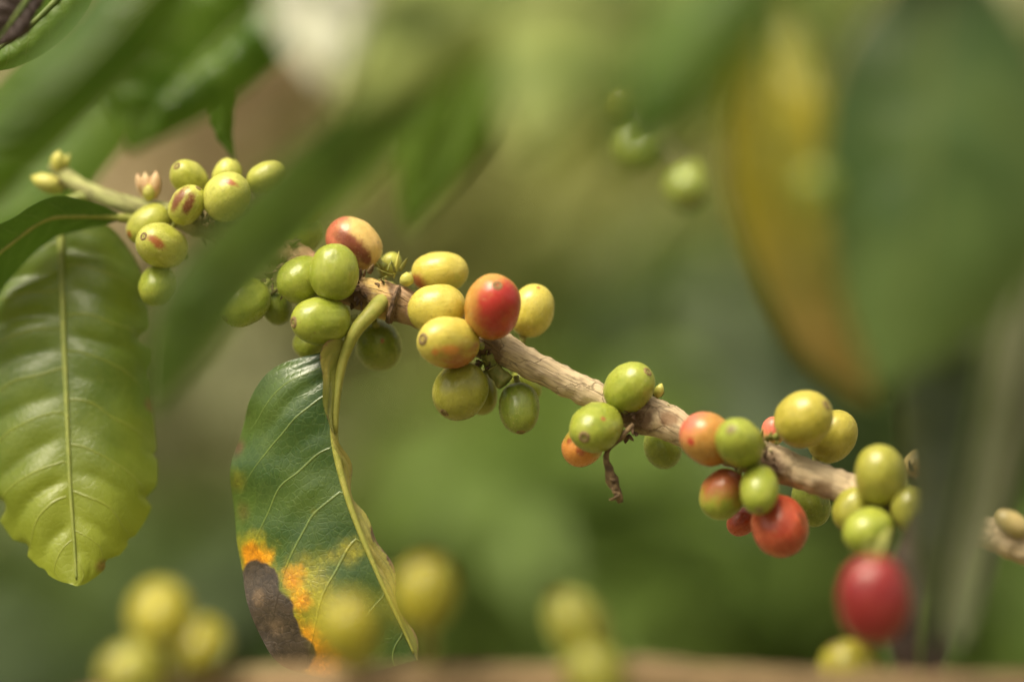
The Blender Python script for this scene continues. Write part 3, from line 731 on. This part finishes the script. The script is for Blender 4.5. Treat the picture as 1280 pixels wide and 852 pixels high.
# 1. the sharp leaf hanging from the middle cluster
ORG, DRK, YEL = (0.70, 0.27, 0.008), (0.058, 0.041, 0.028), (0.34, 0.30, 0.02)
sp1 = [(WP(322, 700, -1.8), .0058, .003, YEL, .005), (WP(385, 730, 3.9), .0062, .004, YEL, .005), (WP(405, 790, 5.2), .0085, .005, YEL, .006), (WP(440, 690, 5.0), .003, .003, YEL, .004), (WP(300, 600, -5.1), .0022, .002, (0.16, 0.17, 0.02), .003),
       (WP(318, 697, -1.9), .0036, .0014, ORG, .002), (WP(340, 693, -1.0), .0030, .0014, ORG, .002), (WP(352, 702, 0.2), .0022, .001, ORG, .002), (WP(374, 722, 2.7), .0038, .0016, ORG, .003), (WP(384, 752, 3.4), .0036, .0016, ORG, .003), (WP(392, 790, 5.2), .0036, .0016, ORG, .003), (WP(405, 822, 6.0), .0050, .002, ORG, .003),
       (WP(328, 738, 0.0), .0066, .0005, DRK, .0018), (WP(340, 768, 1.7), .0072, .0005, DRK, .0018), (WP(318, 718, -1.4), .0038, .0005, DRK, .0012), (WP(348, 800, 3.5), .0070, .0005, DRK, .0016), (WP(372, 812, 4.7), .0046, .0005, DRK, .0016), (WP(308, 745, -1.8), .0062, .0005, DRK, .001), (WP(318, 785, 0.1), .0062, .0005, DRK, .001),
       (WP(374, 718, 2.6), .0006, .0003, DRK, .0008), (WP(388, 727, 3.8), .0005, .0003, DRK, .0007), (WP(380, 738, 4.0), .0004, .0003, DRK, .0006), (WP(366, 712, 3.5), .0004, .0003, DRK, .0006), (WP(300, 560, -6.0), .0020, .0018, (0.10, 0.06, 0.03), .002), (WP(303, 640, -4.2), .0020, .002, (0.10, 0.10, 0.02), .002), (WP(316, 515, -5.0), .0012, .001, (0.07, 0.06, 0.02), .001), (WP(362, 541, 0.0), .0007, .0006, (0.3, 0.17, 0.09), .0008), (WP(395, 640, 3.8), .0012, .0012, (0.22, 0.22, 0.03), .002), (WP(420, 690, 5.0), .0014, .0012, (0.3, 0.26, 0.03), .002),
       (WP(324, 745, 1), .0016, .0012, (0.13, 0.085, 0.05), .002), (WP(345, 782, 4), .0018, .0014, (0.12, 0.08, 0.05), .002), (WP(336, 722, 0), .0012, .001, (0.035, 0.022, 0.016), .0014), (WP(360, 768, 3), .0012, .001, (0.032, 0.02, 0.014), .0014), (WP(330, 790, 4), .0014, .001, (0.04, 0.027, 0.02), .0014)]
ML1 = leaf_mat('sharp_leaf', (0.030, 0.068, 0.014), (0.062, 0.105, 0.018), (0.19, 0.25, 0.06), (0.15, .25, .02), nv=6.5, slope=.34, rough=.30, trans=.18, spots=sp1, vein_amt=.6, net=.07, fine=1.7, spec=.55, half=((0.27, 0.27, 0.06), (0.40, 0.33, 0.09)), scorch=(0.13, 0.075, 0.045))
leaf('glossy dark green leaf with orange spots and a rotted grey brown corner',
     [(434, 430, 4), (424, 472, 4), (419, 510, 5), (418, 546, 5.5), (426, 590, 6), (443, 646, 7), (470, 712, 8), (488, 752, 8), (506, 790, 8), (521, 824, 8)],
     [(410, 438, 3), (345, 460, -1), (305, 520, -5), (288, 600, -6), (294, 668, -5), (306, 735, -2), (326, 795, 2), (360, 835, 4), (430, 850, 6)],
     [(426, 424, 6), (408, 425, 9), (400, 440, 10), (400, 466, 10.5), (402, 494, 10), (411, 526, 9), (422, 552, 7.5), (438, 576, 4), (446, 622, 2), (466, 662, 4), (488, 708, 3), (499, 746, 5), (512, 790, 6), (523, 824, 7)],
     ML1, nv=6.5, slope=.34, quilt=1.7, bulge=(3.6, 0), wave=2.6, seed=1, rib_r=(.0012, .0003), nvx=90, mx=22, group=None, rib=stem_mat('yellow_green_midrib', (0.26, 0.27, 0.05), (0.34, 0.32, 0.07)),
     petiole=[(490, 362, -3), (477, 377, 1), (462, 393, 5), (444, 414, 6), (432, 440, 5), (425, 466, 5), (420, 500, 6), (418, 540, 6)], pet_r=.0019, pet_end=.45)

# 2. the large leaf hanging at the left
ML2 = leaf_mat('quilted_leaf', (0.055, 0.10, 0.012), (0.09, 0.14, 0.018), (0.26, 0.28, 0.05), (0.36, .42, .02), nv=9, slope=.10, rough=.36, trans=.45, vein_amt=.45, net=.06, fine=1.5, tip=(0.25, 0.29, 0.03), spots=[(P(40, 620, -11), .0006, .0004, (.15, .08, .03), .0006), (P(150, 560, -13), .0008, .0004, (.16, .09, .03), .0008), (P(118, 470, -16), .0005, .0003, (.14, .08, .03), .0005), (P(188, 505, -20), .0020, .0008, (.20, .12, .04), .001), (P(124, 706, -5), .0018, .0008, (.22, .14, .04), .001), (P(30, 400, -21), .0006, .0004, (.15, .08, .03), .0006)])  # yellower tip also lightened as if lit; base darkened for shade from above
leaf('large yellow green quilted leaf hanging straight down at left edge',
     [(76, 262, -26), (77, 330, -22), (80, 420, -17), (84, 520, -11), (88, 610, -6), (93, 680, -3), (96, 732, -1)],
     [(66, 264, -26), (-5, 310, -29), (-48, 400, -27), (-55, 500, -23), (-35, 590, -17), (12, 670, -10), (62, 718, -4), (94, 732, -1)],
     [(88, 264, -26), (140, 285, -27), (176, 340, -25), (190, 430, -23), (190, 500, -20), (197, 565, -17), (190, 632, -13), (158, 684, -8), (116, 724, -3), (98, 732, -1)],
     ML2, nv=9, slope=.10, quilt=2.0, bulge=(3, 3), wave=1.2, seed=2, nvx=110, mx=20, jag=.3, rib_r=(.0010, .0003), rib=M_ribm, petiole=[(120, 244, -28), (98, 248, -27), (80, 256, -26), (76, 266, -26)])
# 3. the small dark leaf lying over it
ML3 = leaf_mat('dark_leaf', (0.03, 0.065, 0.012), (0.045, 0.085, 0.016), (0.14, 0.18, 0.04), (0.12, .22, .01), nv=8, slope=.12, trans=.2, net=.0, vein_amt=.2, rough=.65, spec=.25)
leaf('small dark curled leaf over the top of large quilted leaf',
     [(150, 272, -17), (110, 270, -15), (60, 274, -13), (20, 300, -11), (-20, 335, -10), (-60, 384, -10)],
     [(148, 266, -17), (112, 250, -11), (62, 247, -7), (22, 268, -5), (-20, 298, -4), (-60, 378, -8)],
     [(146, 276, -17), (112, 286, -20), (66, 300, -21), (26, 334, -20), (-16, 380, -18), (-60, 390, -12)],
     ML3, nv=8, quilt=.6, seed=3, rib_r=(.0007, .0003), petiole=[(190, 272, -18), (172, 274, -18), (148, 272, -17)], pet_r=.0011)
# 4-... blurred leaves near the lens
MB1 = leaf_mat('near_green_leaf', (0.035, 0.085, 0.008), (0.095, 0.165, 0.022), (0.2, 0.25, 0.06), (0.2, .40, .012), nv=8, trans=.45, rough=.34, net=.1, tip=None)
MB2 = leaf_mat('near_bright_leaf', (0.07, 0.135, 0.01), (0.095, 0.16, 0.014), (0.18, 0.24, 0.05), (0.18, .34, .015), nv=8, trans=.45, rough=.5, net=.1)
MB3 = leaf_mat('near_pale_leaf', (0.13, 0.18, 0.045), (0.30, 0.34, 0.10), (0.36, 0.38, 0.18), (0.34, .42, .06), nv=8, trans=.45, rough=.4, net=.1)
MB4 = leaf_mat('near_yellow_leaf', (0.16, 0.19, 0.02), (0.36, 0.32, 0.025), (0.45, 0.32, 0.08), (0.5, .36, .02), nv=8, trans=.4, rough=.5, net=.1, tip=(0.36, 0.24, 0.08))
MB5 = leaf_mat('near_dark_leaf', (0.022, 0.034, 0.013), (0.06, 0.068, 0.034), (0.14, 0.17, 0.08), (0.08, .13, .03), nv=8, trans=.2, rough=.34, net=.1)
MB6 = leaf_mat('near_grey_leaf', (0.17, 0.18, 0.08), (0.21, 0.215, 0.10), (0.2, 0.22, 0.12), (0.16, .22, .06), nv=8, trans=.25, rough=.36, net=.1)
MB7 = leaf_mat('dead_brown_leaf', (0.035, 0.02, 0.018), (0.06, 0.036, 0.03), (0.12, 0.08, 0.06), (0.1, .06, .04), nv=8, trans=.1, rough=.7, net=.1)
MB9 = leaf_mat('near_dull_leaf', (0.04, 0.085, 0.014), (0.11, 0.165, 0.045), (0.2, 0.24, 0.10), (0.2, .36, .025), nv=8, trans=.4, rough=.28, net=.1)
MB10 = leaf_mat('near_large_leaf', (0.04, 0.085, 0.022), (0.09, 0.145, 0.042), (0.18, 0.22, 0.08), (0.2, .3, .04), nv=8, trans=.32, rough=.34, net=.1, tip=(0.13, 0.20, 0.06))
MB11 = leaf_mat('near_grey_green_leaf', (0.16, 0.165, 0.10), (0.21, 0.21, 0.135), (0.2, 0.2, 0.12), (0.14, .17, .06), nv=8, trans=.15, rough=.45, net=.1)  # mottled grey green, barely translucent
MB8 = leaf_mat('sky_sheen_leaf', (0.50, 0.50, 0.40), (0.58, 0.57, 0.48), (0.6, 0.6, 0.5), (0.5, .52, .4), nv=8, trans=.35, rough=.4, net=.05)  # whitish colour paints in the bright sky sheen on the leaf
def near(label, mid, left, right, mat, seed, q=1.2, b=(2, 2), **kw):
    return leaf(label, mid, left, right, mat, quilt=q, bulge=b, seed=seed, nvx=40, mx=10, rib=M_ribd, **kw)
near('blurred dull green leaf slanting across the branch at upper left',
     [(600, 10, 140), (520, 100, 140), (430, 190, 140), (340, 275, 140), (270, 355, 139), (222, 430, 138), (186, 516, 136)],
     [(590, 0, 140), (480, 90, 145), (385, 172, 146), (295, 250, 146), (226, 330, 144), (186, 410, 142), (180, 510, 136)],
     [(612, 20, 140), (550, 130, 134), (465, 226, 133), (382, 305, 133), (308, 385, 134), (256, 450, 135), (194, 518, 136)], MB9, 11, q=2.5)
near('blurred bright green leaf tip pointing down above the red cherry',
     [(590, -40, 120), (590, 60, 120), (568, 160, 118), (540, 230, 116), (508, 292, 114)],
     [(570, -40, 120), (520, 60, 118), (502, 150, 116), (498, 230, 114), (506, 290, 114)],
     [(610, -40, 120), (640, 60, 126), (628, 150, 122), (580, 220, 118), (511, 293, 114)], MB2, 12)
near('blurred broad green leaf filling the top left corner',
     [(250, -90, 140), (190, -20, 140), (134, 46, 140), (78, 104, 140), (26, 152, 138), (-40, 200, 136)],
     [(240, -100, 140), (150, -50, 130), (92, 14, 128), (40, 72, 128), (-10, 122, 128), (-48, 192, 136)],
     [(260, -80, 140), (232, 20, 132), (180, 90, 130), (112, 142, 130), (44, 184, 130), (-32, 204, 136)], MB1, 13, q=3.5)
near('blurred saturated green leaf along the upper left edge',
     [(170, 60, -95), (120, 110, -95), (70, 170, -95), (20, 230, -95), (-40, 290, -95)],
     [(150, 50, -95), (50, 70, -92), (0, 120, -92), (-40, 180, -92), (-60, 280, -95)],
     [(180, 65, -95), (170, 150, -92), (126, 220, -92), (70, 280, -92), (-20, 310, -95)], MB2, 14)
near('blurred rippled green leaf over the tan gap at the top',
     [(390, -40, 96), (320, 10, 92), (262, 66, 88), (210, 120, 86), (160, 186, 84)],
     [(370, -60, 96), (240, -30, 84), (150, 30, 80), (124, 100, 80), (154, 182, 84)],
     [(410, -30, 96), (386, 40, 96), (330, 96, 92), (262, 146, 90), (168, 190, 84)], MB1, 15, q=3.5, b=(4, 4))
near('blurred narrow pale leaf crossing the top left corner leaf',
     [(230, -50, 112), (190, 10, 112), (150, 70, 111), (100, 120, 110), (40, 156, 108)],
     [(216, -56, 112), (156, -4, 106), (116, 56, 105), (70, 104, 105), (36, 152, 108)],
     [(244, -44, 112), (222, 24, 116), (182, 86, 115), (122, 136, 114), (44, 160, 108)], MB6, 30, q=2.0)
near('narrow folded green leaf tip hanging over the tan gap',
     [(300, 20, 46), (290, 80, 42), (280, 130, 38), (284, 170, 36), (294, 202, 36)],
     [(280, 20, 46), (262, 80, 38), (262, 125, 34), (276, 165, 34), (293, 200, 36)],
     [(330, 20, 46), (308, 80, 46), (294, 130, 42), (292, 168, 38), (296, 203, 36)], MB2, 16)
near('blurred leaf painted whitish for sky sheen at the top edge left of middle',
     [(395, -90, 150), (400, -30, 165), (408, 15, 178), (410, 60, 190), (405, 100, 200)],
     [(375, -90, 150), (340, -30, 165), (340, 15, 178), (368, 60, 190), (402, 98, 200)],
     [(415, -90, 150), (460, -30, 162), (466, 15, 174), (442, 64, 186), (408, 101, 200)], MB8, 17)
near('blurred pale green leaf with its tip at the top middle',
     [(900, -110, 150), (830, -40, 170), (760, 30, 188), (705, 100, 204), (655, 190, 220)],
     [(880, -130, 150), (720, -70, 165), (640, 0, 182), (622, 90, 200), (648, 188, 220)],
     [(920, -90, 150), (900, 10, 162), (830, 80, 178), (755, 140, 198), (662, 194, 220)], MB3, 18)
near('second blurred pale leaf running left along the top edge',
     [(760, -90, 150), (660, -40, 160), (570, 10, 172), (490, 60, 182), (430, 130, 194)],
     [(750, -110, 150), (620, -100, 152), (520, -50, 164), (450, 20, 178), (424, 124, 194)],
     [(770, -70, 150), (710, 20, 158), (620, 70, 170), (530, 105, 182), (436, 136, 194)], MB3, 19)
near('blurred deep green leaf slanting down above the upper cherries',
     [(1000, -90, 215), (930, -20, 215), (870, 60, 214), (820, 130, 212), (775, 205, 210)],
     [(980, -100, 215), (890, -50, 208), (820, 20, 206), (780, 100, 206), (770, 200, 210)],
     [(1020, -80, 215), (980, 20, 210), (920, 100, 208), (868, 160, 206), (782, 210, 210)], MB1, 20)
near('drooping blurred yellow leaf with a brown tip',
     [(965, 0, 148), (962, 110, 150), (972, 220, 151), (1005, 330, 151), (1042, 420, 150), (1084, 500, 148)],
     [(945, 0, 148), (906, 110, 144), (908, 230, 143), (948, 350, 143), (1002, 440, 145), (1078, 498, 148)],
     [(990, 0, 148), (1030, 110, 154), (1050, 220, 155), (1066, 330, 155), (1080, 420, 152), (1090, 500, 148)], MB4, 21)
near('very large blurred green leaf filling the upper right',
     [(1180, -60, 162), (1170, 60, 164), (1160, 180, 166), (1150, 300, 166), (1130, 400, 164), (1100, 486, 162)],
     [(1150, -60, 162), (1060, 60, 162), (1030, 180, 160), (1036, 300, 160), (1060, 400, 160), (1096, 484, 162)],
     [(1210, -60, 162), (1290, 60, 160), (1320, 180, 158), (1310, 300, 158), (1250, 400, 158), (1106, 488, 162)], MB10, 22)
near('blurred pale leaf at the top right corner',
     [(1360, -60, 120), (1320, 0, 120), (1280, 60, 118), (1260, 130, 116), (1262, 200, 114)],
     [(1340, -80, 120), (1240, -30, 114), (1200, 30, 112), (1214, 110, 112), (1258, 198, 114)],
     [(1380, -40, 120), (1370, 40, 114), (1340, 100, 112), (1310, 160, 112), (1266, 202, 114)], MB6, 23)
near('blurred dark green leaf hanging at the right edge before the branch',
     [(1260, 300, 128), (1236, 430, 130), (1214, 540, 130), (1190, 660, 129), (1168, 810, 126)],
     [(1200, 300, 128), (1134, 430, 122), (1126, 530, 120), (1136, 610, 120), (1136, 700, 122), (1162, 808, 126)],
     [(1310, 300, 128), (1312, 430, 122), (1290, 540, 120), (1244, 660, 120), (1176, 812, 126)], MB5, 24, q=.3)
near('small dark leaf in shadow above the bright green hanging tip',
     [(610, 10, 70), (596, 60, 70), (584, 110, 70), (570, 160, 69)],
     [(596, 10, 70), (560, 60, 68), (552, 110, 68), (566, 158, 69)],
     [(624, 10, 70), (630, 60, 68), (616, 112, 68), (574, 162, 69)], MB5, 29)
near('narrow grey green leaf edge hanging down at the right',
     [(1300, 320, 138), (1268, 420, 138), (1244, 540, 138), (1222, 660, 138), (1196, 800, 138)],
     [(1280, 320, 126), (1232, 420, 125), (1208, 540, 124), (1194, 660, 125), (1190, 798, 136)],
     [(1320, 320, 144), (1294, 420, 145), (1266, 540, 145), (1242, 660, 144), (1202, 804, 140)], MB11, 25, q=.3, b=(0, 0))
near('dead purple brown leaf drooping beside the big crimson cherry',
     [(1150, 640, 66), (1156, 700, 68), (1152, 760, 70), (1150, 820, 70), (1148, 880, 68)],
     [(1138, 640, 66), (1116, 700, 62), (1112, 760, 62), (1116, 820, 62), (1144, 880, 68)],
     [(1162, 640, 66), (1190, 700, 62), (1192, 760, 62), (1184, 820, 62), (1152, 880, 68)], MB7, 26)
near('brown rotted leaf end in the top left corner',
     [(60, -50, 30), (40, -10, 30), (20, 20, 30), (5, 40, 29), (-12, 60, 28)],
     [(50, -60, 30), (10, -30, 28), (-20, 0, 27), (-30, 30, 27), (-16, 58, 28)],
     [(70, -40, 30), (54, -4, 27), (42, 20, 27), (32, 44, 27), (-8, 62, 28)], MB7, 27)
near('yellow green leaf behind the brown one in the top left corner',
     [(120, -60, 10), (80, -10, 10), (40, 30, 10), (0, 60, 9), (-40, 90, 8)],
     [(110, -70, 10), (30, -40, 6), (-10, -10, 6), (-40, 30, 6), (-46, 86, 8)],
     [(130, -50, 10), (110, 10, 8), (70, 56, 8), (20, 84, 8), (-36, 92, 8)], MB2, 28)
